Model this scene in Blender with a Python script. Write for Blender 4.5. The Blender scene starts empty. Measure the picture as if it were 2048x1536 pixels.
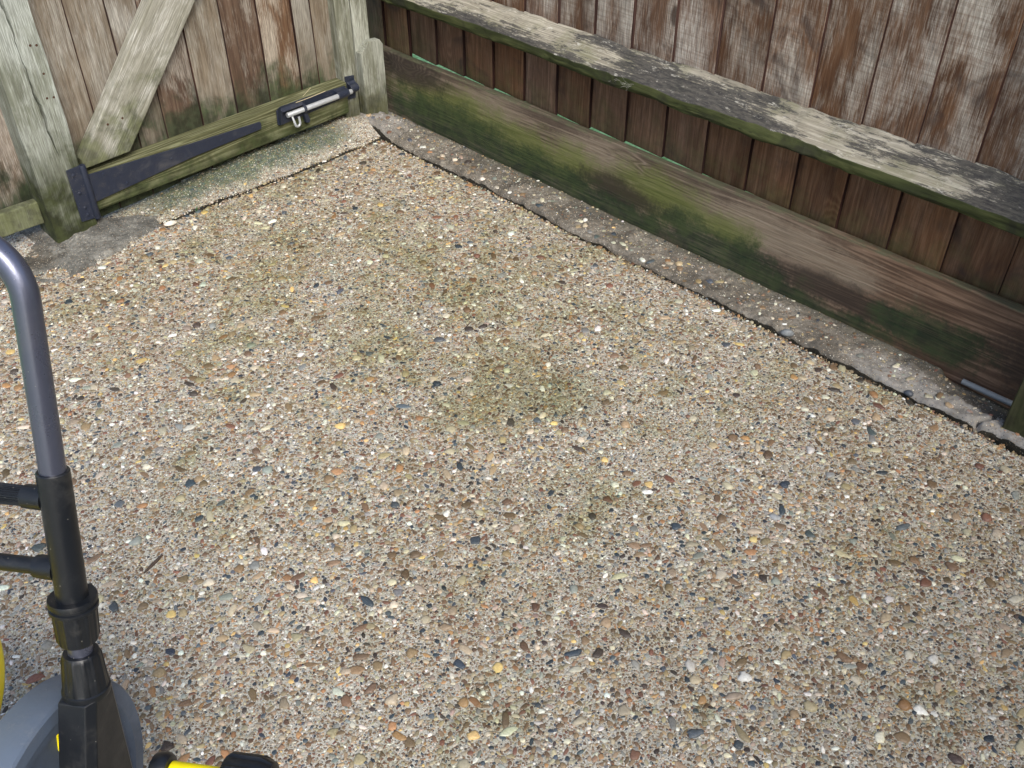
import bpy, bmesh, math, random
import numpy as np
from mathutils import Vector, Matrix

scene = bpy.context.scene
COL = scene.collection
rng = np.random.default_rng(11)
random.seed(5)

# ------------------------------------------------------------------ camera, sky, sun, exposure
cam_d = bpy.data.cameras.new('camera')
cam = bpy.data.objects.new('camera', cam_d)
COL.objects.link(cam)
scene.camera = cam
pitch, yaw = math.radians(39.3336), math.radians(45.4158)
cd = Vector((-math.sin(yaw) * math.cos(pitch), math.cos(yaw) * math.cos(pitch), -math.sin(pitch)))
cr = Vector((math.cos(yaw), math.sin(yaw), 0))
cu = cr.cross(cd)
cam.matrix_world = Matrix(((cr.x, cu.x, -cd.x, 1.98063), (cr.y, cu.y, -cd.y, -1.84236),
                           (cr.z, cu.z, -cd.z, 1.31128), (0, 0, 0, 1)))
cam_d.sensor_width = 36
cam_d.lens = 36 * 1923.7 / 2048
cam_d.clip_start = 0.05
cam_d.clip_end = 200

SUN_EL, SUN_AZ = math.radians(44), math.radians(-22)     # azimuth measured from +X, anticlockwise
w = bpy.data.worlds.new("World")
scene.world = w
w.use_nodes = True
nt = w.node_tree
sky = nt.nodes.new('ShaderNodeTexSky')
sky.sky_type = 'NISHITA'
sky.sun_disc = False
sky.sun_elevation = SUN_EL
sky.sun_rotation = math.radians(90) - SUN_AZ
sky.air_density = 1.0
sky.dust_density = 3.0
bg = nt.nodes['Background']
nt.links.new(sky.outputs[0], bg.inputs[0])
bg.inputs[1].default_value = 0.15

sun_d = bpy.data.lights.new('sun', 'SUN')
sun_d.energy = 1.6
sun_d.angle = math.radians(25)
sun_d.color = (1.0, 0.985, 0.94)
sun = bpy.data.objects.new('sun', sun_d)
COL.objects.link(sun)
sdir = Vector((math.cos(SUN_EL) * math.cos(SUN_AZ), math.cos(SUN_EL) * math.sin(SUN_AZ), math.sin(SUN_EL)))
sun.rotation_euler = sdir.to_track_quat('Z', 'Y').to_euler()

scene.view_settings.view_transform = 'Standard'
scene.view_settings.look = 'None'
scene.view_settings.exposure = 0.92
scene.view_settings.gamma = 1.0


# ------------------------------------------------------------------ node helper
class NT:
    def __init__(s, name):
        s.m = bpy.data.materials.new(name)
        s.m.use_nodes = True
        s.t = s.m.node_tree
        s.b = s.t.nodes['Principled BSDF']
        s._c = {}

    def n(s, typ, **k):
        o = s.t.nodes.new(typ)
        for a, v in k.items():
            setattr(o, a, v)
        return o

    def put(s, sock, v):
        if isinstance(v, bpy.types.NodeSocket):
            s.t.links.new(v, sock)
        elif isinstance(v, (tuple, list)) and len(v) == 3 and sock.type == 'RGBA':
            sock.default_value = (*v, 1)
        else:
            sock.default_value = v

    def coord(s, k):
        if 'tc' not in s._c:
            s._c['tc'] = s.n('ShaderNodeTexCoord')
        return s._c['tc'].outputs[k]

    def pos(s):
        if 'g' not in s._c:
            s._c['g'] = s.n('ShaderNodeNewGeometry')
        return s._c['g'].outputs['Position']

    def xyz(s, v):
        o = s.n('ShaderNodeSeparateXYZ')
        s.put(o.inputs[0], v)
        return o.outputs

    def vm(s, op, a, b=None):
        o = s.n('ShaderNodeVectorMath', operation=op)
        s.put(o.inputs[0], a)
        if b is not None:
            s.put(o.inputs[1], b)
        return o.outputs[0]

    def ma(s, op, a, b=0.0, c=0.0, clamp=False):
        o = s.n('ShaderNodeMath', operation=op)
        o.use_clamp = clamp
        s.put(o.inputs[0], a)
        s.put(o.inputs[1], b)
        s.put(o.inputs[2], c)
        return o.outputs[0]

    def mr(s, v, a, b, c=0.0, d=1.0, smooth=True):
        o = s.n('ShaderNodeMapRange')
        o.interpolation_type = 'SMOOTHSTEP' if smooth else 'LINEAR'
        o.clamp = True
        for i, x in enumerate((v, a, b, c, d)):
            s.put(o.inputs[i], x)
        return o.outputs[0]

    def noise(s, v, scale, detail=3.0, rough=0.55, dist=0.0):
        o = s.n('ShaderNodeTexNoise')
        s.put(o.inputs['Vector'], v)
        s.put(o.inputs['Scale'], scale)
        o.inputs['Detail'].default_value = detail
        o.inputs['Roughness'].default_value = rough
        o.inputs['Distortion'].default_value = dist
        return o.outputs['Fac']

    def vor(s, v, scale, feature='F1', rand=1.0):
        o = s.n('ShaderNodeTexVoronoi')
        o.feature = feature
        s.put(o.inputs['Vector'], v)
        o.inputs['Scale'].default_value = scale
        o.inputs['Randomness'].default_value = rand
        return o.outputs

    def mix(s, f, a, b, mode='MIX'):
        o = s.n('ShaderNodeMix', data_type='RGBA', blend_type=mode)
        s.put(o.inputs[0], f)
        s.put(o.inputs[6], a)
        s.put(o.inputs[7], b)
        return o.outputs[2]

    def ramp(s, f, stops, interp='LINEAR'):
        o = s.n('ShaderNodeValToRGB')
        cr_ = o.color_ramp
        cr_.interpolation = interp
        while len(cr_.elements) < len(stops):
            cr_.elements.new(0.5)
        for e, (p, c) in zip(cr_.elements, stops):
            e.position = p
            e.color = (*c, 1)
        s.put(o.inputs[0], f)
        return o.outputs[0]

    def bump(s, h, strength=0.5, dist=0.002, prev=None):
        o = s.n('ShaderNodeBump')
        o.inputs['Strength'].default_value = strength
        o.inputs['Distance'].default_value = dist
        s.put(o.inputs['Height'], h)
        if prev is not None:
            s.put(o.inputs['Normal'], prev)
        return o.outputs[0]

    def out(s, color=None, rough=None, normal=None, **k):
        if color is not None:
            s.put(s.b.inputs['Base Color'], color)
        if rough is not None:
            s.put(s.b.inputs['Roughness'], rough)
        if normal is not None:
            s.put(s.b.inputs['Normal'], normal)
        for a, v in k.items():
            s.put(s.b.inputs[a.replace('_', ' ')], v)
        return s.m


# ------------------------------------------------------------------ materials
def wood(name, ax, dark, mid, light, silver=None, sil_lo=0.5, sil_hi=0.7, sil_z=None,
         algae=None, alg_z=(0.3, 0.0), alg_amt=1.0, saw=0.0, knots=True, vary=0.25, lichen=False,
         blotch=None, blotch_lo=0.58, ring_scale=16.0, extra=None, rough=0.85,
         checks=0.8, ring_w=0.42, dk=0.45, lich=(0.5, 0.6)):
    """weathered timber: grain runs along local axis ax"""
    N = NT(name)
    oi = N.n('ShaderNodeObjectInfo')
    rnd = oi.outputs['Random']
    cmb = N.n('ShaderNodeCombineXYZ')
    N.put(cmb.inputs[0], N.ma('MULTIPLY', rnd, 37.3))
    N.put(cmb.inputs[1], N.ma('MULTIPLY', rnd, 91.7))
    N.put(cmb.inputs[2], N.ma('MULTIPLY', rnd, 53.1))
    P0 = N.coord('Object')
    P = N.vm('ADD', P0, cmb.outputs[0])

    def st(cross, along):
        v = [cross] * 3
        v[ax] = along
        return N.vm('MULTIPLY', P, tuple(v))
    # knots bend the grain
    vk = N.vor(st(5.0, 2.6), 1.0)
    kd = vk['Distance']
    ksel = N.mr(N.xyz(vk['Color'])[0], 0.55, 0.6)
    kin = N.ma('MULTIPLY', N.mr(kd, 0.30, 0.0), ksel) if knots else 0.0
    fib = N.noise(st(260, 7), 1.0, 5.0, 0.7)
    fine = N.noise(st(520, 22), 1.0, 2.0, 0.6)
    bands = N.ma('ADD', N.noise(st(ring_scale, 0.9), 1.0, 2.0, 0.45), N.ma('MULTIPLY', kin, 0.55))
    ring = N.ma('MULTIPLY_ADD', N.ma('SINE', N.ma('MULTIPLY', bands, 70.0)), 0.5, 0.5)
    ring = N.ma('POWER', ring, 1.6)
    patch = N.noise(st(12, 4.6), 1.0, 5.0, 0.6, 0.4)
    patch2 = N.noise(st(26, 7), 1.0, 4.0, 0.6, 0.3)
    g = N.ma('ADD', N.ma('MULTIPLY_ADD', ring, ring_w, 0.21 - ring_w * 0.5), N.ma('MULTIPLY', fib, 0.62))
    col = N.ramp(g, [(0.22, dark), (0.5, mid), (0.85, light)])
    col = N.mix(N.mr(patch2, 0.42, 0.7, 0, dk), col, dark)
    if silver:
        fine2 = N.noise(st(430, 34), 1.0, 4.0, 0.7)
        sm = N.ma('ADD', patch, N.ma('MULTIPLY', N.ma('SUBTRACT', fib, 0.5), 0.25))
        sm = N.ma('ADD', sm, N.ma('MULTIPLY', N.ma('SUBTRACT', fine2, 0.5), 0.55))
        sm = N.ma('ADD', sm, N.ma('MULTIPLY', N.ma('SUBTRACT', rnd, 0.5), 0.16))
        sm = N.mr(sm, sil_lo, sil_hi)
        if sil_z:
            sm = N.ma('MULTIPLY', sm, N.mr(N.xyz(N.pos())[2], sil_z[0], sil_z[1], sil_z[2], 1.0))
        if saw:
            sw = N.noise(st(9, 240), 1.0, 4.0, 0.75)
            sm = N.ma('MULTIPLY', sm, N.mr(sw, 0.38, 0.58, 1.0 - saw, 1.0))
        scol = N.mix(N.mr(fine, 0.35, 0.7), silver, tuple(min(1, c * 1.5 + 0.02) for c in silver))
        col = N.mix(sm, col, scol)
    col = N.mix(N.mr(fine, 0.36, 0.64, 0.42, 0.0), col, N.mix(1.0, col, (0.52, 0.50, 0.48), 'MULTIPLY'))
    # checks: thin dark splits along the grain
    chk = N.noise(st(75, 1.1), 1.0, 2.0, 0.5)
    chm = N.mr(N.ma('ABSOLUTE', N.ma('SUBTRACT', chk, 0.5)), 0.012, 0.0)
    chm = N.ma('MULTIPLY', chm, N.mr(patch2, 0.45, 0.6, 0.0, checks))
    col = N.mix(chm, col, tuple(c * 0.3 for c in dark))
    if knots:
        kn = N.ma('MULTIPLY', N.mr(kd, 0.085, 0.05), ksel)
        col = N.mix(N.ma('MULTIPLY', kn, 0.8), col, tuple(c * 0.55 for c in dark))
    if blotch:
        bn = N.noise(N.vm('ADD', N.pos(), (3.1, 7.7, 1.3)), 9.0, 3.0, 0.55, 0.8)
        col = N.mix(N.mr(N.ma('ADD', bn, N.ma('MULTIPLY', N.ma('SUBTRACT', fib, 0.5), 0.12)), blotch_lo, blotch_lo + 0.2, 0, 0.8), col, blotch)
    if algae:
        z = N.xyz(N.pos())[2]
        an = N.noise(N.pos(), 11.0, 4.0, 0.6, 0.5)
        am = N.mr(z, alg_z[0], alg_z[1], 0, 1, False)
        am = N.ma('ADD', N.ma('MULTIPLY', am, 0.75), N.ma('MULTIPLY', N.ma('SUBTRACT', an, 0.5), 1.5))
        am = N.ma('ADD', am, N.ma('MULTIPLY', N.ma('SUBTRACT', fib, 0.5), 0.5))
        am = N.mr(am, 0.2, 0.72, 0, alg_amt)
        acol = N.mix(N.mr(N.noise(N.pos(), 34.0, 3.0), 0.35, 0.65), algae, tuple(c * 0.42 for c in algae))
        col = N.mix(am, col, acol)
    if extra:
        col = extra(N, col, fib, ring)
    if lichen:
        ln = N.noise(st(60, 26), 1.0, 8.0, 0.78, 0.3)
        ln2 = N.noise(st(30, 5.5), 1.0, 9.0, 0.78, 0.15)
        ln3 = N.noise(st(150, 45), 1.0, 5.0, 0.75)
        big = N.noise(st(9, 2.2), 1.0, 3.0, 0.5)
        gn = N.noise(N.pos(), 7.0, 5.0, 0.65)
        low = N.mr(N.xyz(N.pos())[2], 0.447, 0.41, -0.05, 0.06, False)
        lm = N.ma('ADD', N.ma('ADD', N.ma('MULTIPLY_ADD', ln2, 0.75, 0.125), low), N.ma('MULTIPLY', N.ma('SUBTRACT', ln3, 0.5), 0.35))
        lm = N.ma('ADD', lm, N.ma('MULTIPLY', N.ma('SUBTRACT', big, 0.5), 0.75))
        lm = N.ma('ADD', lm, N.ma('MULTIPLY', N.ma('SUBTRACT', fib, 0.5), 0.25))
        col = N.mix(N.mr(gn, 0.46, 0.66, 0, 0.5), col, (0.13, 0.135, 0.065))
        col = N.mix(N.mr(lm, lich[0], lich[1], 0, 0.9), col, N.mix(N.mr(ln3, 0.38, 0.62), (0.012, 0.013, 0.017), (0.060, 0.056, 0.050)))
        wm = N.ma('ADD', ln, N.ma('MULTIPLY', N.ma('SUBTRACT', ln3, 0.5), 0.25))
        col = N.mix(N.mr(wm, 0.58, 0.66, 0, 0.7), col, (0.50, 0.485, 0.42))
    if vary:
        hv = N.n('ShaderNodeHueSaturation')
        N.put(hv.inputs['Value'], N.mr(N.ma('FRACT', N.ma('MULTIPLY', rnd, 7.31)), 0, 1, 1 - vary, 1 + vary, False))
        N.put(hv.inputs['Saturation'], N.mr(N.ma('FRACT', N.ma('MULTIPLY', rnd, 13.7)), 0, 1, 0.85, 1.12, False))
        N.put(hv.inputs['Color'], col)
        col = hv.outputs[0]
    h = N.ma('ADD', N.ma('MULTIPLY', fib, 0.7), N.ma('MULTIPLY', ring, 0.25))
    h = N.ma('SUBTRACT', h, N.ma('MULTIPLY', chm, 0.8))
    nb = N.bump(h, 0.55, 0.0022)
    return N.out(col, rough, nb, Specular_IOR_Level=0.25)


def gravel_extra(N, col, fib, ring):
    """moss and damp stains that grow on the gravel board: thick at the corner end, brown at the other"""
    x, y, z = N.xyz(N.pos())
    n1 = N.noise(N.vm('MULTIPLY', N.pos(), (1, 1, 1.3)), 9.0, 6.0, 0.6, 0.2)
    n2 = N.noise(N.vm('ADD', N.pos(), (9, 2, 5)), 26.0, 5.0, 0.6, 0.2)
    wob = N.ma('ADD', N.ma('MULTIPLY', N.ma('SUBTRACT', n1, 0.5), 1.9), N.ma('MULTIPLY', N.ma('SUBTRACT', n2, 0.5), 0.8))
    wob = N.ma('ADD', wob, N.ma('MULTIPLY', N.ma('SUBTRACT', fib, 0.5), 0.8))
    n3 = N.noise(N.pos(), 95.0, 4.0, 0.7)
    wob = N.ma('ADD', wob, N.ma('MULTIPLY', N.ma('SUBTRACT', n3, 0.5), 0.9))

    def blobs(lst, soft):
        acc = None
        for (cx, cz, rx, rz) in lst:
            dx = N.ma('MULTIPLY', N.ma('SUBTRACT', x, cx), 1.0 / rx)
            dz = N.ma('MULTIPLY', N.ma('SUBTRACT', z, cz), 1.0 / rz)
            d = N.ma('SQRT', N.ma('ADD', N.ma('MULTIPLY', dx, dx), N.ma('MULTIPLY', dz, dz)))
            v = N.ma('SUBTRACT', 1.0, d)
            acc = v if acc is None else N.ma('MAXIMUM', acc, v)
        return N.mr(N.ma('ADD', acc, wob), -soft, soft)
    brn = N.mr(N.ma('ADD', x, N.ma('MULTIPLY', wob, 0.25)), 0.75, 1.35, 0, 0.75)
    col = N.mix(brn, col, N.mix(1.0, col, (0.92, 0.69, 0.56), 'MULTIPLY'))
    col = N.mix(N.ma('MULTIPLY', blobs([(1.0, 0.13, 0.24, 0.055), (1.19, 0.115, 0.08, 0.03), (0.05, 0.15, 0.13, 0.04), (0.42, 0.15, 0.12, 0.035)], 0.6), 0.75), col,
                N.mix(N.mr(fib, 0.3, 0.7), (0.17, 0.132, 0.094), (0.30, 0.25, 0.185)))
    yel = blobs([(0.16, 0.09, 0.16, 0.06), (0.33, 0.085, 0.13, 0.06), (0.66, 0.10, 0.16, 0.075), (-0.12, 0.095, 0.32, 0.065), (0.85, 0.09, 0.1, 0.04)], 0.55)
    col = N.mix(N.ma('MULTIPLY', yel, 0.8), col, N.mix(N.mr(fib, 0.3, 0.7), (0.075, 0.100, 0.018), (0.15, 0.170, 0.050)))
    col = N.mix(N.ma('MULTIPLY', blobs([(-0.34, 0.16, 0.16, 0.05), (0.53, 0.065, 0.16, 0.040), (1.16, 0.055, 0.20, 0.038), (1.66, 0.08, 0.12, 0.08)], 0.42), 0.82), col, (0.030, 0.023, 0.018))
    grn = blobs([(-0.15, 0.03, 0.35, 0.075), (0.15, 0.02, 0.3, 0.065), (0.45, 0.01, 0.3, 0.045), (0.83, 0.03, 0.22, 0.06), (1.05, 0.0, 0.3, 0.03), (1.42, 0.062, 0.13, 0.05)], 0.42)
    col = N.mix(N.ma('MULTIPLY', grn, N.mr(fib, 0.3, 0.75, 0.95, 0.65)), col, N.mix(N.mr(n2, 0.35, 0.65), (0.010, 0.024, 0.012), (0.030, 0.050, 0.019)))
    top = N.mr(z, 0.193, 0.199)
    col = N.mix(N.ma('MULTIPLY', top, N.mr(n2, 0.4, 0.6, 0.2, 0.8)), col, (0.10, 0.105, 0.06))
    return col


M = {}
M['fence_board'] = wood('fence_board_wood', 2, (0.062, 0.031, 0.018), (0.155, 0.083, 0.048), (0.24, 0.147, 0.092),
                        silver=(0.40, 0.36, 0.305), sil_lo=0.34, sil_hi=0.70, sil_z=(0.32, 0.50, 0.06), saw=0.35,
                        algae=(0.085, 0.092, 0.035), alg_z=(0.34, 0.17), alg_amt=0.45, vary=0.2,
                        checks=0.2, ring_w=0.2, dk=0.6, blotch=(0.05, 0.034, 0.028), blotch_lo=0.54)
M['fence_board_edge'] = wood('fence_board_edge_wood', 2, (0.022, 0.010, 0.008), (0.045, 0.021, 0.016), (0.07, 0.036, 0.028), vary=0.1, knots=False)
M['gate_board'] = wood('gate_board_wood', 2, (0.106, 0.081, 0.058), (0.184, 0.152, 0.112), (0.255, 0.222, 0.174),
                       silver=(0.255, 0.244, 0.211), sil_lo=0.36, sil_hi=0.66, sil_z=(0.1, 0.5, 0.3),
                       algae=(0.046, 0.067, 0.031), alg_z=(0.33, 0.10), alg_amt=0.92, vary=0.2, checks=0.3, ring_w=0.3, dk=0.35)
M['gate_board_brown'] = wood('gate_board_wood_brown', 2, (0.064, 0.036, 0.021), (0.122, 0.072, 0.043), (0.186, 0.123, 0.079),
                             silver=(0.251, 0.221, 0.179), sil_lo=0.47, sil_hi=0.70,
                             algae=(0.038, 0.054, 0.023), alg_z=(0.36, 0.12), alg_amt=0.9, vary=0.25, checks=0.3, ring_w=0.28, dk=0.5)
M['gate_rail'] = wood('gate_rail_wood', 1, (0.061, 0.062, 0.026), (0.122, 0.125, 0.061), (0.238, 0.243, 0.144),
                      algae=(0.036, 0.050, 0.016), alg_z=(0.16, 0.03), alg_amt=0.85, vary=0, ring_scale=26, checks=0.4)
M['brace'] = wood('brace_wood', 2, (0.172, 0.167, 0.125), (0.266, 0.260, 0.211), (0.362, 0.356, 0.302),
                  silver=(0.378, 0.376, 0.341), sil_lo=0.4, sil_hi=0.7,
                  algae=(0.097, 0.110, 0.044), alg_z=(0.44, 0.15), alg_amt=0.85, vary=0, ring_scale=20, checks=0.3, ring_w=0.3, dk=0.25)
M['post'] = wood('post_wood', 2, (0.103, 0.109, 0.080), (0.169, 0.181, 0.139), (0.238, 0.257, 0.212),
                 silver=(0.257, 0.277, 0.247), sil_lo=0.42, sil_hi=0.68, sil_z=(0.12, 0.4, 0.15),
                 algae=(0.033, 0.041, 0.011), alg_z=(0.36, 0.04), alg_amt=0.95, vary=0, checks=0.25, ring_w=0.3, dk=0.25)
M['catch_post'] = wood('catch_post_wood', 2, (0.097, 0.096, 0.065), (0.174, 0.178, 0.127), (0.256, 0.264, 0.202),
                       silver=(0.264, 0.274, 0.228), sil_lo=0.42, sil_hi=0.68,
                       algae=(0.059, 0.060, 0.018), alg_z=(0.2, 0.0), alg_amt=0.8, vary=0.1, checks=0.3, ring_w=0.3, dk=0.3)
M['rail'] = wood('arris_rail_wood', 0, (0.19, 0.172, 0.132), (0.33, 0.305, 0.24), (0.46, 0.435, 0.36),
                 lichen=True, vary=0, ring_scale=24, checks=0.95, ring_w=0.3, lich=(0.45, 0.53))
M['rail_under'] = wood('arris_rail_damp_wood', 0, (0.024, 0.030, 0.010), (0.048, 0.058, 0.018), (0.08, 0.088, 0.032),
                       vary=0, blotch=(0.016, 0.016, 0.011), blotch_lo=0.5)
M['dark_post'] = wood('dark_post_wood', 2, (0.030, 0.028, 0.016), (0.060, 0.056, 0.030), (0.10, 0.092, 0.055), algae=(0.03, 0.036, 0.012), alg_z=(0.5, 0.0), alg_amt=0.7, vary=0)
M['gravel_board'] = wood('gravel_board_wood', 0, (0.085, 0.062, 0.046), (0.18, 0.138, 0.102), (0.28, 0.222, 0.168),
                         vary=0, ring_scale=22, extra=gravel_extra, checks=0.5, dk=0.5)
M['panel_board'] = wood('panel_board_wood', 2, (0.063, 0.048, 0.035), (0.119, 0.095, 0.073), (0.182, 0.150, 0.119),
                        silver=(0.217, 0.196, 0.171), sil_lo=0.45, sil_hi=0.72,
                        algae=(0.021, 0.032, 0.015), alg_z=(0.28, 0.1), alg_amt=0.95, checks=0.3, dk=0.3)


def metal(name, col, rough, metallic=0.0, dirt=None, dirt_amt=0.3, spec=0.5, specks=0.0):
    N = NT(name)
    n1 = N.noise(N.coord('Object'), 40, 5, 0.65)
    n2 = N.noise(N.coord('Object'), 420, 3, 0.6)
    c = N.mix(N.mr(n1, 0.3, 0.75, 0, 0.35), col, tuple(x * 0.7 for x in col))
    if dirt:
        c = N.mix(N.mr(N.ma('ADD', N.ma('MULTIPLY', n1, 0.6), N.ma('MULTIPLY', n2, 0.4)), 0.52, 0.66, 0, dirt_amt), c, dirt)
    if specks:
        v = N.vor(N.coord('Object'), 210)
        sp = N.ma('MULTIPLY', N.mr(v['Distance'], 0.13, 0.09), N.mr(N.xyz(v['Color'])[0], 0.87, 0.89))
        c = N.mix(N.ma('MULTIPLY', sp, specks), c, (0.5, 0.48, 0.42))
        smear = N.noise(N.coord('Object'), 14, 6, 0.7, 0.8)
        c = N.mix(N.mr(smear, 0.5, 0.75, 0, 0.10), c, (0.30, 0.28, 0.24))
    return N.out(c, N.mr(n1, 0.3, 0.7, rough * 0.85, min(1, rough * 1.2)), N.bump(n2, 0.12, 0.0008), Metallic=metallic,
                 Specular_IOR_Level=spec)


M['iron'] = metal('black_iron', (0.015, 0.020, 0.036), 0.45, 0.0, (0.075, 0.07, 0.065), 0.35, 0.5, specks=0.4)
M['rust'] = metal('rusty_iron', (0.055, 0.026, 0.014), 0.85, 0.0, (0.10, 0.045, 0.02), 0.6, 0.3)
M['zinc'] = metal('zinc_rod', (0.42, 0.44, 0.45), 0.45, 0.35, (0.2, 0.2, 0.2), 0.3)
M['tube'] = metal('grey_anodised_tube', (0.115, 0.125, 0.17), 0.30, 0.7, specks=0.4)
M['steel'] = metal('bare_steel_tube', (0.32, 0.32, 0.34), 0.32, 0.85)
M['plastic'] = metal('black_plastic', (0.007, 0.0085, 0.011), 0.38, 0.0, (0.03, 0.032, 0.034), 0.2, 0.4, specks=0.4)
M['grey_plastic'] = metal('grey_plastic', (0.095, 0.125, 0.175), 0.5, 0.0, (0.2, 0.22, 0.24), 0.2, 0.45, specks=0.4)
M['yellow'] = metal('yellow_plastic', (0.82, 0.68, 0.0), 0.38, 0.0, None, 0, 0.5)
M['pipe'] = metal('grey_pipe', (0.20, 0.215, 0.22), 0.6, 0.0, (0.12, 0.10, 0.08), 0.5)
N = NT('crack_void'); M['crack'] = N.out((0.012, 0.012, 0.008), 1.0, Specular_IOR_Level=0.0)


def stain(N, col, foot=0.82):
    """films on the slab: broad olive algae in the middle, a damp patch, dirt with right-hand shade painted in, green at the gate foot"""
    x, y, z = N.xyz(N.pos())
    n = N.noise(N.pos(), 4.6, 7.0, 0.66, 0.3)
    n2 = N.noise(N.pos(), 16.0, 4.0, 0.65)
    n3 = N.noise(N.vm('ADD', N.pos(), (5, 3, 0)), 1.7, 5.0, 0.6, 0.2)
    c = N.vm('SUBTRACT', N.pos(), (0.38, -0.68, 0))
    l = N.n('ShaderNodeVectorMath', operation='LENGTH')
    N.put(l.inputs[0], N.vm('MULTIPLY', c, (0.9, 1.4, 0)))
    near = N.mr(l.outputs['Value'], 1.15, 0.1)
    m = N.ma('ADD', N.ma('MULTIPLY', near, 0.30), N.ma('MULTIPLY', N.ma('SUBTRACT', n, 0.5), 1.9))
    m = N.ma('ADD', m, N.ma('MULTIPLY', N.ma('SUBTRACT', n2, 0.5), 0.9))
    col = N.mix(N.mr(m, 0.0, 0.6, 0, 0.8), col, N.mix(1.0, col, (0.66, 0.68, 0.46), 'MULTIPLY'))
    dirt = N.ma('ADD', N.ma('MULTIPLY', N.ma('SUBTRACT', n3, 0.5), 1.6), N.mr(x, 0.5, 2.0, 0, 0.35, False))  # broad dirt noise, plus an x ramp that paints the shade on the right
    dirt = N.ma('ADD', dirt, N.ma('MULTIPLY', N.ma('SUBTRACT', n2, 0.5), 0.7))
    col = N.mix(N.mr(dirt, 0.0, 0.6, 0, 0.5), col, N.mix(1.0, col, (0.72, 0.67, 0.56), 'MULTIPLY'))
    l2 = N.n('ShaderNodeVectorMath', operation='LENGTH')
    N.put(l2.inputs[0], N.vm('MULTIPLY', N.vm('SUBTRACT', N.pos(), (0.93, -0.66, 0)), (1, 1, 0)))
    m2 = N.ma('MULTIPLY', N.mr(N.ma('ADD', l2.outputs['Value'], N.ma('MULTIPLY', n2, 0.16)), 0.24, 0.10), 0.55)
    col = N.mix(m2, col, N.mix(1.0, col, (0.52, 0.56, 0.36), 'MULTIPLY'))
    # gate foot
    gx = N.mr(N.ma('ADD', x, N.ma('MULTIPLY', N.ma('SUBTRACT', n2, 0.5), 0.12)), -0.335, -0.40)
    gy = N.mr(y, -1.02, -0.8)
    gy2 = N.mr(y, -0.16, -0.3)
    gm = N.ma('MULTIPLY', gx, N.ma('MULTIPLY', gy, gy2))
    gcol = N.mix(N.mr(N.noise(N.pos(), 60, 2), 0.4, 0.62), (0.020, 0.048, 0.034), (0.050, 0.078, 0.030))
    return N.mix(N.ma('MULTIPLY', gm, foot), col, gcol)


def aggregate(name):
    """the slab between the modelled stones: cement with fine and medium grit"""
    N = NT(name)
    P = N.pos()
    warp = N.vm('ADD', P, N.vm('MULTIPLY', N.n('ShaderNodeTexNoise').outputs['Color'], (0, 0, 0)))
    pal = [(0.0, (0.035, 0.04, 0.048)), (0.10, (0.16, 0.105, 0.07)), (0.30, (0.27, 0.195, 0.13)), (0.48, (0.36, 0.29, 0.20)),
           (0.62, (0.28, 0.14, 0.065)), (0.70, (0.47, 0.42, 0.33)), (0.82, (0.22, 0.22, 0.215)), (0.90, (0.68, 0.65, 0.57))]
    n = N.noise(P, 28, 5, 0.65)
    cem = N.mix(N.mr(n, 0.3, 0.7), (0.31, 0.30, 0.24), (0.46, 0.455, 0.39))
    sand = N.vor(P, 620)
    sc = N.ramp(N.xyz(sand['Color'])[0], [(0.0, (0.10, 0.085, 0.07)), (0.3, (0.29, 0.255, 0.205)), (0.65, (0.40, 0.37, 0.315)), (0.9, (0.62, 0.60, 0.54))])
    col = N.mix(0.42, cem, sc)
    h = N.ma('MULTIPLY', N.mr(sand['Distance'], 0.6, 0.0), 0.12)
    for sc_, th in ((330, 0.42), (165, 0.40)):
        v = N.vor(N.vm('ADD', P, (sc_ * 0.013, 0.7, 0)), sc_)
        cc = N.xyz(v['Color'])
        size = N.ma('MULTIPLY_ADD', cc[1], 0.35, 0.17)
        m = N.mr(v['Distance'], size, N.ma('SUBTRACT', size, 0.07))
        stone = N.ramp(cc[0], pal, 'CONSTANT')
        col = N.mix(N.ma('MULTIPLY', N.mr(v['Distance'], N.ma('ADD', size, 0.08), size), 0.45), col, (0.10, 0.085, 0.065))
        col = N.mix(m, col, stone)
        h = N.ma('ADD', h, N.ma('MULTIPLY', m, N.mr(v['Distance'], 0.45, 0.0, 0.4, 1.0)))
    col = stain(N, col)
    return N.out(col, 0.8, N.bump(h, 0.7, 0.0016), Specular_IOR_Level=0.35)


M['aggregate'] = aggregate('exposed_aggregate')


def stone_mat(name):
    N = NT(name)
    a = N.n('ShaderNodeAttribute')
    a.attribute_name = 'stone_colour'
    n = N.noise(N.pos(), 260, 4, 0.6)
    n2 = N.noise(N.pos(), 900, 2, 0.6)
    c = N.mix(N.mr(n, 0.35, 0.75, 0, 0.55), a.outputs['Color'], N.mix(1.0, a.outputs['Color'], (0.55, 0.5, 0.46), 'MULTIPLY'))
    c = N.mix(N.mr(n2, 0.58, 0.7, 0, 0.25), c, (0.5, 0.46, 0.38))
    c = stain(N, c, 0.5)
    return N.out(c, N.mr(n, 0.3, 0.7, 0.38, 0.62), N.bump(n2, 0.15, 0.0006), Specular_IOR_Level=0.4)


M['stone'] = stone_mat('pebble_surface')


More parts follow.
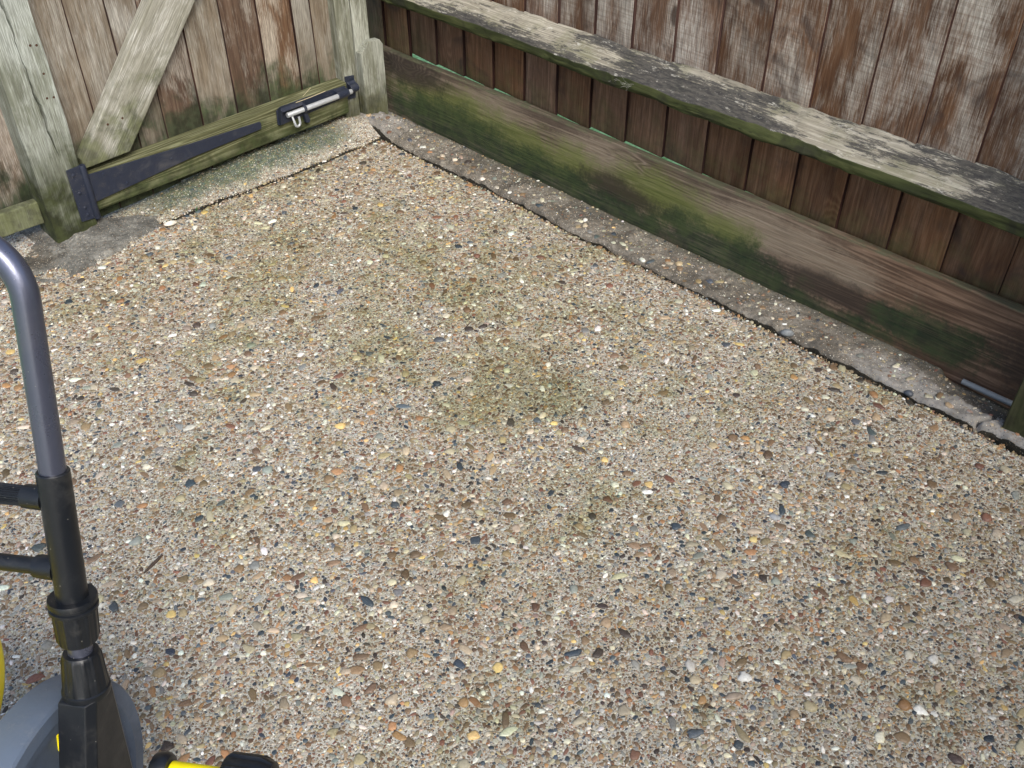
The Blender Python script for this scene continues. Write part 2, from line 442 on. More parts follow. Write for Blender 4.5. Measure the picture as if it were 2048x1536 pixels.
def cement(name, c1, c2, gritty=1.0, green=None, pale=False, soil=False):
    N = NT(name)
    P = N.pos()
    n = N.noise(P, 24, 6, 0.7)
    n2 = N.noise(P, 7, 4, 0.6)
    v = N.vor(P, 300)
    cc = N.xyz(v['Color'])
    col = N.mix(N.mr(n, 0.3, 0.7), c1, c2)
    col = N.mix(N.mr(n2, 0.42, 0.66, 0, 0.7), col, tuple(x * 0.45 for x in c1))
    nf = N.noise(P, 120, 5, 0.75)
    col = N.mix(N.mr(nf, 0.34, 0.62, 0.6, 0.0), col, tuple(x * 0.35 for x in c1))
    if pale:      # newer, paler mortar at both ends of the strip
        xx = N.ma('ADD', N.xyz(P)[0], N.ma('MULTIPLY', N.ma('SUBTRACT', n, 0.5), 0.25))
        e1 = N.mr(xx, -0.27, -0.33)
        e2 = N.ma('MULTIPLY', N.mr(xx, 1.28, 1.36), N.mr(N.ma('ADD', N.xyz(P)[1], N.ma('MULTIPLY', N.ma('SUBTRACT', n2, 0.5), 0.1)), -0.05, -0.08))
        col = N.mix(N.ma('MULTIPLY', N.ma('ADD', e1, e2, clamp=True), 0.7), col, N.mix(N.mr(n, 0.3, 0.7), (0.20, 0.19, 0.17), (0.33, 0.315, 0.29)))
    if soil:
        so = N.mr(N.ma('ADD', N.xyz(P)[1], N.ma('MULTIPLY', N.ma('SUBTRACT', n, 0.5), 0.16)), -1.15, -1.21)
        so = N.ma('MULTIPLY', so, N.mr(N.xyz(P)[0], -0.30, -0.36))
        col = N.mix(N.ma('MULTIPLY', so, 0.85), col, N.mix(N.mr(n, 0.35, 0.65), (0.035, 0.030, 0.022), (0.10, 0.085, 0.062)))
    sel = N.ma('MULTIPLY', N.mr(cc[1], 0.55, 0.57), N.mr(v['Distance'], 0.36, 0.26))
    grit = N.ramp(cc[0], [(0.0, (0.05, 0.05, 0.055)), (0.2, (0.22, 0.14, 0.08)), (0.5, (0.40, 0.33, 0.23)), (0.8, (0.66, 0.62, 0.52))], 'CONSTANT')
    col = N.mix(N.ma('MULTIPLY', sel, gritty), col, grit)
    if green:
        gy = N.mr(N.xyz(P)[1], green[0], green[1])
        col = N.mix(N.ma('MULTIPLY', gy, N.mr(n, 0.35, 0.65, 0.1, 0.75)), col, (0.05, 0.055, 0.032))
    h = N.ma('ADD', n, N.ma('ADD', N.ma('MULTIPLY', sel, 0.5), N.ma('MULTIPLY', nf, 0.9)))
    h = N.ma('ADD', h, N.ma('MULTIPLY', N.noise(P, 160, 4, 0.7), 0.7))
    return N.out(col, 0.88, N.bump(h, 0.7, 0.004), Specular_IOR_Level=0.3)


M['kerb'] = cement('rough_cement', (0.15, 0.132, 0.105), (0.285, 0.258, 0.212), 0.9, (-0.06, 0.0), True)
M['mortar'] = cement('smooth_mortar', (0.135, 0.132, 0.115), (0.25, 0.245, 0.215), 0.9, None, False, True)
M['soil'] = cement('dark_soil', (0.06, 0.05, 0.038), (0.13, 0.11, 0.085), 1.0)
M['joint'] = cement('joint_dirt', (0.020, 0.019, 0.013), (0.042, 0.036, 0.026), 0.35)  # dark dirt, with the shade of the gap put into its colour
N = NT('grass_lawn')
n_ = N.noise(N.pos(), 60, 4, 0.7)
M['lawn'] = N.out(N.mix(N.mr(n_, 0.3, 0.7), (0.09, 0.24, 0.06), (0.30, 0.52, 0.24)), 0.8)
N = NT('green_leaf'); M['leaf'] = N.out((0.035, 0.10, 0.02), 0.5)
N = NT('dry_straw'); M['straw'] = N.out((0.42, 0.36, 0.22), 0.7)
N = NT('cobweb_fibre'); M['web'] = N.out((0.30, 0.29, 0.26), 0.9)
N = NT('dark_twig_bark'); M['twig'] = N.out(N.mix(N.noise(N.coord('Object'), 300), (0.03, 0.02, 0.014), (0.075, 0.05, 0.035)), 0.8)


# ------------------------------------------------------------------ mesh helpers
def link(name, me, mats, parent=None, smooth=False):
    o = bpy.data.objects.new(name, me)
    COL.objects.link(o)
    for m in (mats if isinstance(mats, (list, tuple)) else [mats]):
        me.materials.append(m)
    if parent is not None:
        o.parent = parent
    if smooth:
        me.polygons.foreach_set('use_smooth', [True] * len(me.polygons))
    return o


def from_py(name, vs, fs, mats, parent=None, smooth=False, bevel=0.0):
    me = bpy.data.meshes.new(name)
    me.from_pydata([tuple(v) for v in vs], [], fs)
    me.update()
    bm = bmesh.new(); bm.from_mesh(me)
    bmesh.ops.recalc_face_normals(bm, faces=bm.faces)
    bm.to_mesh(me); bm.free()
    o = link(name, me, mats, parent, smooth)
    if bevel:
        b = o.modifiers.new('bevel', 'BEVEL')
        b.width = bevel; b.segments = 2; b.limit_method = 'ANGLE'; b.angle_limit = math.radians(40)
    return o


def thing(name, label, cat, loc=(0, 0, 0), rz=0.0, group=None):
    o = bpy.data.objects.new(name, None)
    COL.objects.link(o)
    o.location = loc
    o.rotation_euler = (0, 0, rz)
    tag(o, label, cat, group)
    return o


def tag(o, label, cat, group=None):
    o['label'] = label
    o['category'] = cat
    if group:
        o['group'] = group
    return o


def struct(o, kind='structure', label=None):
    o['kind'] = kind
    if label:
        o['label'] = label
    return o


def sweep(name, prof, axis, length, mats, parent=None, segs=16, jit=0.0012, bevel=0.0015, start=0.0, taper=None, seed=None):
    """prof: closed list of 2D points in the two other axes, extruded along axis with slight unevenness"""
    r = random.Random(seed if seed is not None else name + str(length) + str(len(bpy.data.objects)))
    oth = [i for i in range(3) if i != axis]
    ph = [(r.uniform(0, 6.3), r.uniform(0, 6.3), r.uniform(2, 5), r.uniform(7, 14)) for _ in prof]
    bow = [(r.uniform(-1, 1) * jit * 1.2, r.uniform(0, 6.3)) for _ in range(2)]
    vs = []
    for i in range(segs + 1):
        t = i / segs
        for k, pt in enumerate(prof):
            v = [0, 0, 0]
            L = start + t * length
            v[axis] = L
            p1, p2, f1, f2 = ph[k]
            a = jit * (0.6 * math.sin(L * f1 * 2 + p1) + 0.5 * math.sin(L * f2 * 2 + p2))
            v[oth[0]] = pt[0] + a + bow[0][0] * math.sin(L * 1.7 + bow[0][1])
            v[oth[1]] = pt[1] + a * 0.6 * math.sin(p1 * 3) + bow[1][0] * math.sin(L * 1.9 + bow[1][1])
            vs.append(v)
    n = len(prof)
    fs = []
    for i in range(segs):
        for k in range(n):
            fs.append((i * n + k, i * n + (k + 1) % n, (i + 1) * n + (k + 1) % n, (i + 1) * n + k))
    fs.append(tuple(range(n)))
    fs.append(tuple(segs * n + k for k in range(n)))
    return from_py(name, vs, fs, mats, parent, False, bevel)


def lathe(name, prof, mats, parent=None, n=40, frame=None, ribs=0, rib_h=0.0, rib_rows=(), smooth=True):
    """prof: (radius, height) pairs about local Z, placed by a 4x4 frame"""
    frame = frame or Matrix.Identity(4)
    vs, fs = [], []
    for j, (rad, z) in enumerate(prof):
        for i in range(n):
            a = 2 * math.pi * i / n
            rr = rad
            if ribs and j in rib_rows:
                ph = (a * ribs / (2 * math.pi)) % 1.0
                rr += rib_h if ph < 0.3 else 0.0
            vs.append(frame @ Vector((rr * math.cos(a), rr * math.sin(a), z)))
    for j in range(len(prof) - 1):
        for i in range(n):
            fs.append((j * n + i, j * n + (i + 1) % n, (j + 1) * n + (i + 1) % n, (j + 1) * n + i))
    fs.append(tuple(range(n)))
    fs.append(tuple((len(prof) - 1) * n + i for i in range(n)))
    o = from_py(name, vs, fs, mats, parent, smooth)
    if smooth:
        o.modifiers.new('split', 'EDGE_SPLIT').split_angle = math.radians(35)
    return o


def tube_path(name, pts, rad, mats, parent=None, n=16, radii=None, caps=True):
    pts = [Vector(p) for p in pts]
    vs, fs = [], []
    up = Vector((0.31, 0.2, 0.93)).normalized()
    prev = None
    for i, p in enumerate(pts):
        t = (pts[min(i + 1, len(pts) - 1)] - pts[max(i - 1, 0)]).normalized()
        if prev is None:
            a = t.cross(up)
            if a.length < 1e-3:
                a = t.cross(Vector((1, 0, 0)))
        else:
            a = prev - t * prev.dot(t)
        a.normalize()
        b = t.cross(a)
        prev = a
        r = radii[i] if radii else rad
        for k in range(n):
            an = 2 * math.pi * k / n
            vs.append(p + (a * math.cos(an) + b * math.sin(an)) * r)
    for i in range(len(pts) - 1):
        for k in range(n):
            fs.append((i * n + k, i * n + (k + 1) % n, (i + 1) * n + (k + 1) % n, (i + 1) * n + k))
    if caps:
        fs.append(tuple(range(n)))
        fs.append(tuple((len(pts) - 1) * n + k for k in range(n)))
    o = from_py(name, vs, fs, mats, parent, True)
    o.modifiers.new('split', 'EDGE_SPLIT').split_angle = math.radians(50)
    return o


def prism(name, poly, axis, d0, d1, mats, parent=None, bevel=0.001):
    """polygon in the two other axes, extruded from d0 to d1 along axis"""
    oth = [i for i in range(3) if i != axis]
    vs = []
    for d in (d0, d1):
        for p in poly:
            v = [0, 0, 0]
            v[axis] = d; v[oth[0]] = p[0]; v[oth[1]] = p[1]
            vs.append(v)
    n = len(poly)
    fs = [tuple(range(n)), tuple(range(n, 2 * n))] + [(i, (i + 1) % n, n + (i + 1) % n, n + i) for i in range(n)]
    return from_py(name, vs, fs, mats, parent, False, bevel)


# numpy value noise
_perm = np.random.default_rng(3).random((256, 256))


def vnoise(x, y):
    xi, yi = np.floor(x).astype(int), np.floor(y).astype(int)
    fx, fy = x - xi, y - yi
    fx = fx * fx * (3 - 2 * fx); fy = fy * fy * (3 - 2 * fy)
    g = lambda a, b: _perm[a % 256, b % 256]
    return (g(xi, yi) * (1 - fx) + g(xi + 1, yi) * fx) * (1 - fy) + (g(xi, yi + 1) * (1 - fx) + g(xi + 1, yi + 1) * fx) * fy


def fbm(x, y, f, o=4):
    s, a, t = 0, 1.0, 0
    for k in range(o):
        s = s + a * (vnoise(x * f + k * 17.3, y * f + k * 9.1) - 0.5); t += a; a *= 0.55; f *= 2.1
    return s / t


def sstep(a, b, x):
    t = np.clip((x - a) / (b - a), 0, 1)
    return t * t * (3 - 2 * t)


def fast_mesh(name, V, quads, tris=None):
    me = bpy.data.meshes.new(name)
    me.vertices.add(len(V))
    me.vertices.foreach_set('co', V.astype(np.float32).ravel())
    loops = quads.ravel(); starts = np.arange(len(quads)) * 4; tot = np.full(len(quads), 4)
    if tris is not None and len(tris):
        starts = np.concatenate([starts, len(loops) + np.arange(len(tris)) * 3])
        tot = np.concatenate([tot, np.full(len(tris), 3)])
        loops = np.concatenate([loops, tris.ravel()])
    me.loops.add(len(loops))
    me.loops.foreach_set('vertex_index', loops.astype(np.int32))
    me.polygons.add(len(starts))
    me.polygons.foreach_set('loop_start', starts.astype(np.int32))
    me.polygons.foreach_set('loop_total', tot.astype(np.int32))
    me.polygons.foreach_set('use_smooth', np.ones(len(starts), bool))
    me.update(calc_edges=True)
    return me


def grid_quads(nx, ny):
    i, j = np.meshgrid(np.arange(nx - 1), np.arange(ny - 1), indexing='ij')
    a = (i * ny + j).ravel()
    return np.stack([a, a + ny, a + ny + 1, a + 1], 1)


# stones: flattened uneven domes set in the cement, all in the mesh of the slab that holds them
PAL = np.array([(0.155, 0.10, 0.062), (0.225, 0.155, 0.095), (0.32, 0.245, 0.155), (0.34, 0.19, 0.095), (0.38, 0.32, 0.235),
                (0.54, 0.485, 0.40), (0.68, 0.66, 0.62), (0.034, 0.046, 0.064), (0.080, 0.096, 0.116), (0.235, 0.24, 0.23),
                (0.165, 0.078, 0.055), (0.38, 0.29, 0.235), (0.055, 0.042, 0.036), (0.56, 0.39, 0.17)])
PW = np.array([0.16, 0.17, 0.15, 0.055, 0.13, 0.10, 0.045, 0.04, 0.045, 0.065, 0.04, 0.045, 0.045, 0.02])


def place(n, lo, hi, inside, box, grid, cell, k=0.80, power=2.2, tries=3):   # seeded dart throwing, large stones first
    out = []
    x0, x1, y0, y1 = box
    r = np.random.default_rng(int(lo * 1e6) + n)
    tot = n * tries
    X = r.uniform(x0, x1, tot); Y = r.uniform(y0, y1, tot)
    D = lo + (hi - lo) * r.random(tot) ** power
    ok = inside(X, Y)
    for x, y, d in zip(X[ok].tolist(), Y[ok].tolist(), np.sort(D[ok])[::-1].tolist()):
        ci, cj = int(x / cell), int(y / cell)
        rad = d * 0.5
        good = True
        for a in (-1, 0, 1):
            for b in (-1, 0, 1):
                for (u, v, q) in grid.get((ci + a, cj + b), ()):
                    s = (rad + q) * k
                    if (u - x) ** 2 + (v - y) ** 2 < s * s:
                        good = False; break
                if not good: break
            if not good: break
        if good:
            grid.setdefault((ci, cj), []).append((x, y, rad))
            out.append((x, y, d))
            if len(out) >= n: break
    return out


def stones_mesh(S, zf, sides, rings, seed, white=0.0, lift=1.0):
    """vertex and face arrays for the list of (x, y, diameter)"""
    r = np.random.default_rng(seed)
    S = np.array(S)
    n = len(S)
    el = 1 + r.random(n) ** 1.6 * 1.5
    a = S[:, 2] * 0.5 * np.sqrt(el); b = S[:, 2] * 0.5 / np.sqrt(el)
    th = r.uniform(0, math.pi, n)
    ang = (np.arange(sides)[None, :] + r.uniform(-0.28, 0.28, (n, sides))) * 2 * math.pi / sides
    rr = 1 + r.uniform(-0.2, 0.15, (n, sides))
    p2 = r.uniform(0, 6.28, (n, 1)); rr = rr * (1 + 0.16 * np.cos(3 * ang + p2) * r.random((n, 1)))
    hh = b * r.uniform(0.22, 0.55, n) * lift
    zb = zf(S[:, 0], S[:, 1])
    tx, ty = r.uniform(-0.25, 0.25, n), r.uniform(-0.25, 0.25, n)
    V = []
    for (s, hz) in rings:
        lx = a[:, None] * rr * s * np.cos(ang); ly = b[:, None] * rr * s * np.sin(ang)
        lx = lx + (a * tx * (1 - s))[:, None]; ly = ly + (b * ty * (1 - s))[:, None]
        X = S[:, 0, None] + lx * np.cos(th)[:, None] - ly * np.sin(th)[:, None]
        Y = S[:, 1, None] + lx * np.sin(th)[:, None] + ly * np.cos(th)[:, None]
        Z = zb[:, None] + hh[:, None] * hz * (1 + r.uniform(-0.12, 0.12, (n, sides)) * (hz > 0)) + (-0.0015 if hz <= 0 else 0)
        V.append(np.stack([X, Y, Z], 2))
    top = np.stack([S[:, 0] + a * tx * np.cos(th) - b * ty * np.sin(th), S[:, 1] + a * tx * np.sin(th) + b * ty * np.cos(th), zb + hh], 1)
    k = len(rings)
    per = sides * k + 1
    V = np.concatenate(V + [top[:, None, :]], 1).reshape(-1, 3)
    q = []
    for j in range(k - 1):
        for i in range(sides):
            q.append((j * sides + i, j * sides + (i + 1) % sides, (j + 1) * sides + (i + 1) % sides, (j + 1) * sides + i))
    t = [((k - 1) * sides + i, (k - 1) * sides + (i + 1) % sides, k * sides) for i in range(sides)]
    off = (np.arange(n) * per)[:, None, None]
    Q = (np.array(q)[None] + off).reshape(-1, 4)
    T = (np.array(t)[None] + off).reshape(-1, 3)
    pw = PW.copy()
    pw[6] += white; pw[5] += white
    idx = r.choice(len(PAL), n, p=pw / pw.sum())
    C = PAL[idx] * np.array([0.965, 1.0, 0.95]) * r.uniform(0.68, 1.38, (n, 1)) * r.uniform(0.93, 1.07, (n, 3))
    C = np.repeat(np.clip(C, 0, 0.85), per, 0)
    return V, Q, T, C


RING3 = ((1.0, 0.0), (0.93, 0.5), (0.62, 0.9))
RING2 = ((1.0, 0.0), (0.74, 0.8))


def slab(name, base_V, base_Q, base_mat, sets, zf, seed=1, white=0.0, lift=1.0, dirt=None):
    Vs, Qs, Ts, Cs = [base_V], [base_Q], [], [np.full((len(base_V), 3), 0.3)]
    off = len(base_V)
    for i, (S, sides, rings) in enumerate(sets):
        if not len(S): continue
        V, Q, T, C = stones_mesh(S, zf, sides, rings, seed * 10 + i, white, lift)
        Vs.append(V); Qs.append(Q + off); Ts.append(T + off); Cs.append(C)
        off += len(V)
    V = np.concatenate(Vs); Q = np.concatenate(Qs); T = np.concatenate(Ts) if Ts else None
    me = fast_mesh(name, V, Q, T)
    mi = np.ones(len(me.polygons), np.int32)
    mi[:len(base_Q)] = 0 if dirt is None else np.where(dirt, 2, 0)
    me.polygons.foreach_set('material_index', mi)
    ca = me.color_attributes.new('stone_colour', 'FLOAT_COLOR', 'POINT')
    C = np.concatenate([np.concatenate(Cs), np.ones((len(V), 1))], 1)
    ca.data.foreach_set('color', C.astype(np.float32).ravel())
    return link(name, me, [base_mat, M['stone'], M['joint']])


# ------------------------------------------------------------------ the setting: lawn, patio, threshold, kerb
gv, gf = [(-40, -40, -0.05), (40, -40, -0.05), (40, 40, -0.05), (-40, 40, -0.05)], [(0, 1, 2, 3)]
struct(from_py('ground', gv, gf, M['lawn']), label='green lawn ground beyond the fence and patio')

PZ = -0.006
SEAM_Y, SEAM_X = -0.150, -0.312


def seam_y(x):   # patio edge along the fence
    return SEAM_Y + 0.004 * np.sin(x * 9) + fbm(x, x * 0 + 2, 14) * 0.008


def seam_x(y):
    return SEAM_X + 0.004 * np.sin(y * 11) + fbm(y, y * 0 + 7, 14) * 0.010


def patio_z(x, y):
    return PZ + fbm(x, y, 2.2, 3) * 0.006


# base sheet: fine grid near the photo, wide border beyond
gx = np.concatenate([np.linspace(0, 0.02, 4)[:-1], np.linspace(0.02, 2.6, 120), np.array([3.2, 5.0, 9.0])])
gy = np.concatenate([np.linspace(0, 0.02, 4)[:-1], np.linspace(0.02, 2.2, 110), np.array([2.8, 4.5, 8.0])])
GX, GY = np.meshgrid(gx, gy, indexing='ij')
Y = -GY; X = GX.copy()
sx = seam_x(Y); sy = seam_y(SEAM_X + X)
X = sx * np.exp(-GX * 3) + SEAM_X * (1 - np.exp(-GX * 3)) + GX
Y = sy * np.exp(-GY * 3) + SEAM_Y * (1 - np.exp(-GY * 3)) - GY
Z = patio_z(X, Y) - 0.010 * np.exp(-(np.minimum(GX, GY) / 0.006) ** 2)
V = np.stack([X, Y, Z], 2).reshape(-1, 3)
Q = grid_quads(len(gx), len(gy))[:, ::-1]
# skirt down into the joint
nx, ny = len(gx), len(gy)
edge = [i * ny for i in range(nx - 1, -1, -1)] + list(range(1, ny))
sk = V[edge].copy(); sk[:, 2] = -0.06
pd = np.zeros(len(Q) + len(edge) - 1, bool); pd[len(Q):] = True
eq = np.array([(edge[i], edge[i + 1], len(V) + i + 1, len(V) + i) for i in range(len(edge) - 1)])
V = np.concatenate([V, sk]); Q = np.concatenate([Q, eq])


def view_inside(x, y, m=0.12):
    """ground the photograph shows, with a margin"""
    poly = [(0.945, -1.861), (1.984, -0.806), (1.70, -0.147), (-0.31, -0.147), (-0.31, -1.338)]
    ok = np.ones(len(x), bool)
    pts = poly
    for i in range(len(pts)):
        (ax_, ay), (bx, by) = pts[i], pts[(i + 1) % len(pts)]
        L = math.hypot(bx - ax_, by - ay)
        nrm = ((bx - ax_) * (y - ay) - (by - ay) * (x - ax_)) / L
        mm = 0.0 if i in (2, 3) else -m
        ok &= nrm > mm
    return ok & (x > seam_x(y) + 0.003) & (y < seam_y(x) - 0.003)


rngp = np.random.default_rng(77)
grid = {}
box = (-0.34, 2.15, -2.05, -0.14)
big = place(850, 0.0105, 0.022, view_inside, box, grid, 0.025, 0.85, 2.5, 5)
med = place(15500, 0.0056, 0.0108, lambda x, y: view_inside(x, y) & (fbm(x, y, 5, 3) + rngp.uniform(-0.25, 0.25, len(x)) > -0.16), box, grid, 0.025, 0.80, 2.0, 6)
grid2 = {}
for L in grid.values():
    for (x, y, q) in L:
        grid2.setdefault((int(x / 0.0115), int(y / 0.0115)), []).append((x, y, q))
sml = place(115000, 0.0029, 0.0066, view_inside, box, grid2, 0.0115, 0.77, 1.25, 3)
print('stones', len(big), len(med), len(sml))
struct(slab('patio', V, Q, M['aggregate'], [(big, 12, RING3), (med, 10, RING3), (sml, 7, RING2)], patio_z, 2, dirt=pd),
       label='exposed aggregate concrete patio slab')


# strip of aggregate between the slab joint and the gate
def thr_z(x, y):
    k = np.interp(y, [-1.05, -0.95, -0.6, -0.2, -0.1], [0.0, 0.004, 0.034, 0.036, 0.03])
    return -0.010 + sstep(-0.33, -0.43, x) * k + fbm(x, y, 14, 4) * 0.012


tx_ = np.concatenate([np.linspace(-0.75, SEAM_X - 0.021, 86), SEAM_X + np.array([-0.0185, -0.0160, -0.0145, -0.014])]); ty_ = np.linspace(-1.9, -0.13, 260)
TX, TY = np.meshgrid(tx_, ty_, indexing='ij')
t = (TX - tx_[0]) / (tx_[-1] - tx_[0])
TXw = TX + t ** 6 * (seam_x(TY) - SEAM_X) + t ** 6 * fbm(TY, TX * 0 + 4, 25) * 0.008
TZ = thr_z(TXw, TY)
TZ[-1, :] -= 0.045; TZ[-2, :] -= 0.022; TZ[-3, :] -= 0.004
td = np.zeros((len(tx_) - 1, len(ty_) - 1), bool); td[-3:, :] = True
TV = np.stack([TXw, TY, TZ], 2).reshape(-1, 3)


def thr_in(x, y):
    return (x < seam_x(y) - 0.014) & (x > -0.62) & (y > -1.35) & (y < -0.15)


gt = {}
tm = place(500, 0.005, 0.011, thr_in, (-0.64, -0.31, -1.4, -0.14), gt, 0.0125, 0.8, 2.4, 4)
ts = place(9000, 0.0028, 0.0055, thr_in, (-0.64, -0.31, -1.4, -0.14), gt, 0.0125, 0.82, 1.4, 4)
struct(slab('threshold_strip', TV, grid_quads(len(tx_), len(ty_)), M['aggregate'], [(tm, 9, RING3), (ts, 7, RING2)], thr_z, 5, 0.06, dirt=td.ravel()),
       label='pebbly concrete threshold strip under the gate')


# rough cement kerb along the foot of the fence
def kerb_z(x, y):
    flat = 1 - 0.85 * sstep(-0.03, -0.008, y)
    z = -0.001 + (fbm(x, y, 9, 5) * 0.016 + fbm(x, y, 34, 3) * 0.013 + fbm(x, y, 90, 2) * 0.007) * flat - 0.008 * sstep(-0.012, -0.002, y)
    z = z + sstep(-0.24, -0.36, x) * 0.022 * sstep(-0.02, -0.07, y + 0 * x)
    # sunken, broken end by the right-hand post
    low = sstep(1.475, 1.50, x + 0.25 * (y + 0.05) + fbm(x, y, 40, 2) * 0.02) * sstep(-0.085, -0.065, y + fbm(x, y + 3, 30, 2) * 0.02)
    z = z - 0.020 * low
    # cracks
    c1 = np.abs(x - (1.618 + (y + 0.1) * 0.45 + fbm(y, y * 0 + 1, 50, 2) * 0.03))
    z = z - 0.025 * np.exp(-(c1 / 0.004) ** 2)
    c2 = np.abs(x - (-0.285 - (y + 0.1) * 0.35 + fbm(y, y * 0 + 5, 50, 2) * 0.03))
    z = z - 0.010 * np.exp(-(c2 / 0.004) ** 2)
    return z


kx = np.linspace(-0.47, 2.35, 640); ky = np.concatenate([np.array([0, 0.0012, 0.003, 0.006, 0.010]), np.linspace(0.015, 0.30, 62)])
KX, KY = np.meshgrid(kx, ky, indexing='ij')
front = -0.1405 + 0.004 * np.sin(KX * 9) + fbm(KX, KX * 0 + 2, 14) * 0.008 + fbm(KX, KX * 0 + 8, 22, 4) * 0.011
front = front + 0.01 * sstep(1.55, 1.7, KX)
Yk = front + KY
Zk = kerb_z(KX, Yk)
Zk = Zk - np.interp(KY, [0, 0.0012, 0.003, 0.006, 0.010, 0.015], [0.05, 0.026, 0.010, 0.004, 0.0015, 0.0])
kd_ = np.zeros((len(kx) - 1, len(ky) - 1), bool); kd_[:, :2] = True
Zk[:, 0] -= 0.03
KV = np.stack([KX, Yk, Zk], 2).reshape(-1, 3)


def kerb_in(x, y):
    return (y > -0.118) & (y < -0.012) & (x > -0.44) & (x < 1.9)


gk = {}
rngk = np.random.default_rng(5)
kb = place(70, 0.010, 0.019, kerb_in, (-0.45, 1.9, -0.125, -0.01), gk, 0.02, 1.0, 2.0, 6)
kb = [(x, -0.128 + (y + 0.118) * 0.55, d) for x, y, d in kb]
km = place(420, 0.004, 0.010, kerb_in, (-0.45, 1.9, -0.125, -0.01), gk, 0.02, 0.9, 2.4, 4)
ks = place(800, 0.0025, 0.0045, kerb_in, (-0.45, 1.9, -0.125, -0.01), gk, 0.02, 0.9, 1.4, 4)
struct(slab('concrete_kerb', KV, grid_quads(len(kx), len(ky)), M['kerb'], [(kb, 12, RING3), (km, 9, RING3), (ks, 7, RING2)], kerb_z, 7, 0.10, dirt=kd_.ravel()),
       label='rough grey brown cement kerb strip along the gravel board')

# mortar trowelled round the hinge post
mpoly = np.array([(-0.46, -1.40), (-0.30, -1.31), (-0.225, -1.24), (-0.235, -1.13), (-0.265, -1.04), (-0.285, -0.93), (-0.36, -0.885),
                  (-0.42, -0.92), (-0.44, -1.0), (-0.60, -1.05), (-0.62, -1.35)])


def poly_sd(px, py, P):
    d = np.full(px.shape, 1e9); ins = np.zeros(px.shape, bool)
    for i in range(len(P)):
        a, b = P[i], P[(i + 1) % len(P)]
        e = b - a; wx, wy = px - a[0], py - a[1]
        tt = np.clip((wx * e[0] + wy * e[1]) / (e @ e), 0, 1)
        d = np.minimum(d, np.hypot(wx - e[0] * tt, wy - e[1] * tt))
        c = ((a[1] <= py) != (b[1] <= py)) & (px < (b[0] - a[0]) * (py - a[1]) / (b[1] - a[1] + 1e-12) + a[0])
        ins ^= c
    return np.where(ins, d, -d)


mx = np.linspace(-0.62, -0.19, 150); my = np.linspace(-1.42, -0.86, 190)
MX, MY = np.meshgrid(mx, my, indexing='ij')
sd = poly_sd(MX, MY, mpoly) + fbm(MX, MY, 16, 4) * 0.05
MZ = -0.022 + 0.026 * sstep(-0.012, 0.03, sd) + fbm(MX, MY, 8, 5) * 0.022 * sstep(0, 0.05, sd) + fbm(MX, MY, 45, 4) * 0.010 * sstep(0, 0.03, sd)
dp = np.hypot(np.maximum(0, MX + 0.40), np.maximum(0, np.abs(MY + 1.103) - 0.056))
MZ = MZ + 0.012 * np.exp(-(dp / 0.05) ** 2) * sstep(-1.17, -1.1, MY) - 0.012 * sstep(-1.16, -1.22, MY) * sstep(0, .05, sd)
MVv = np.stack([MX, MY, MZ], 2).reshape(-1, 3)
struct(slab('mortar_patch', MVv, grid_quads(len(mx), len(my)), M['mortar'], [], None, 3),
       label='grey mortar trowelled around the foot of the hinge post')

# ------------------------------------------------------------------ right-hand fence
fence = thing('wooden_fence', 'brown weathered close board fence with lichened rail and mossy gravel board on the right', 'fence', (0.5, 0.05, 0))
FX = 0.5


def place_child(o, x, y, z):
    o.location = (x, y, z)


for i in range(-3, 30):
    X0 = -0.3357 + i * 0.12336
    X1 = X0 + (X0 - 1.98) / 1.842 * 0.034         # right-hand (thick) edge of this board
    wd = 0.12336 * (1 + 0.034 / 1.842) + 0.018
    zb = 0.1925 + random.uniform(-0.003, 0.0025) if 0 < i < 12 else 0.176 + random.uniform(-0.006, 0.004)
    prof = [(-wd, 0.0445), (-wd * 0.5, 0.0385), (-0.0, 0.031), (0.0, 0.0425), (-wd, 0.0485)]
    prof = [(x, y - 0.05) for x, y in prof]
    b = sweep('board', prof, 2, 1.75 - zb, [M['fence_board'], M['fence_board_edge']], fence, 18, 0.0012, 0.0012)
    for p_ in b.data.polygons:                  # the sawn thick edge never weathered
        if abs(p_.normal.x) > 0.8:
            p_.material_index = 1
    b.location = (X1 - FX, 0, zb)
    b.rotation_euler = (0, random.uniform(-0.004, 0.004), 0)

# unseen return run of boards, added to throw soft shade over the right side
ret = None
for i in range(26):
    prof = [(-0.03, 0.0), (-0.02, 0.125), (-0.03, 0.128), (-0.038, 0.0)]
    if ret is None:
        ret = sweep('board', prof, 2, 1.8, M['fence_board'], fence, 8, 0.001, 0.0012)
        o = ret
    else:
        o = ret.copy()
        COL.objects.link(o)
        o.parent = fence
    o.location = (3.2, -0.15 - i * 0.122, 0.0)

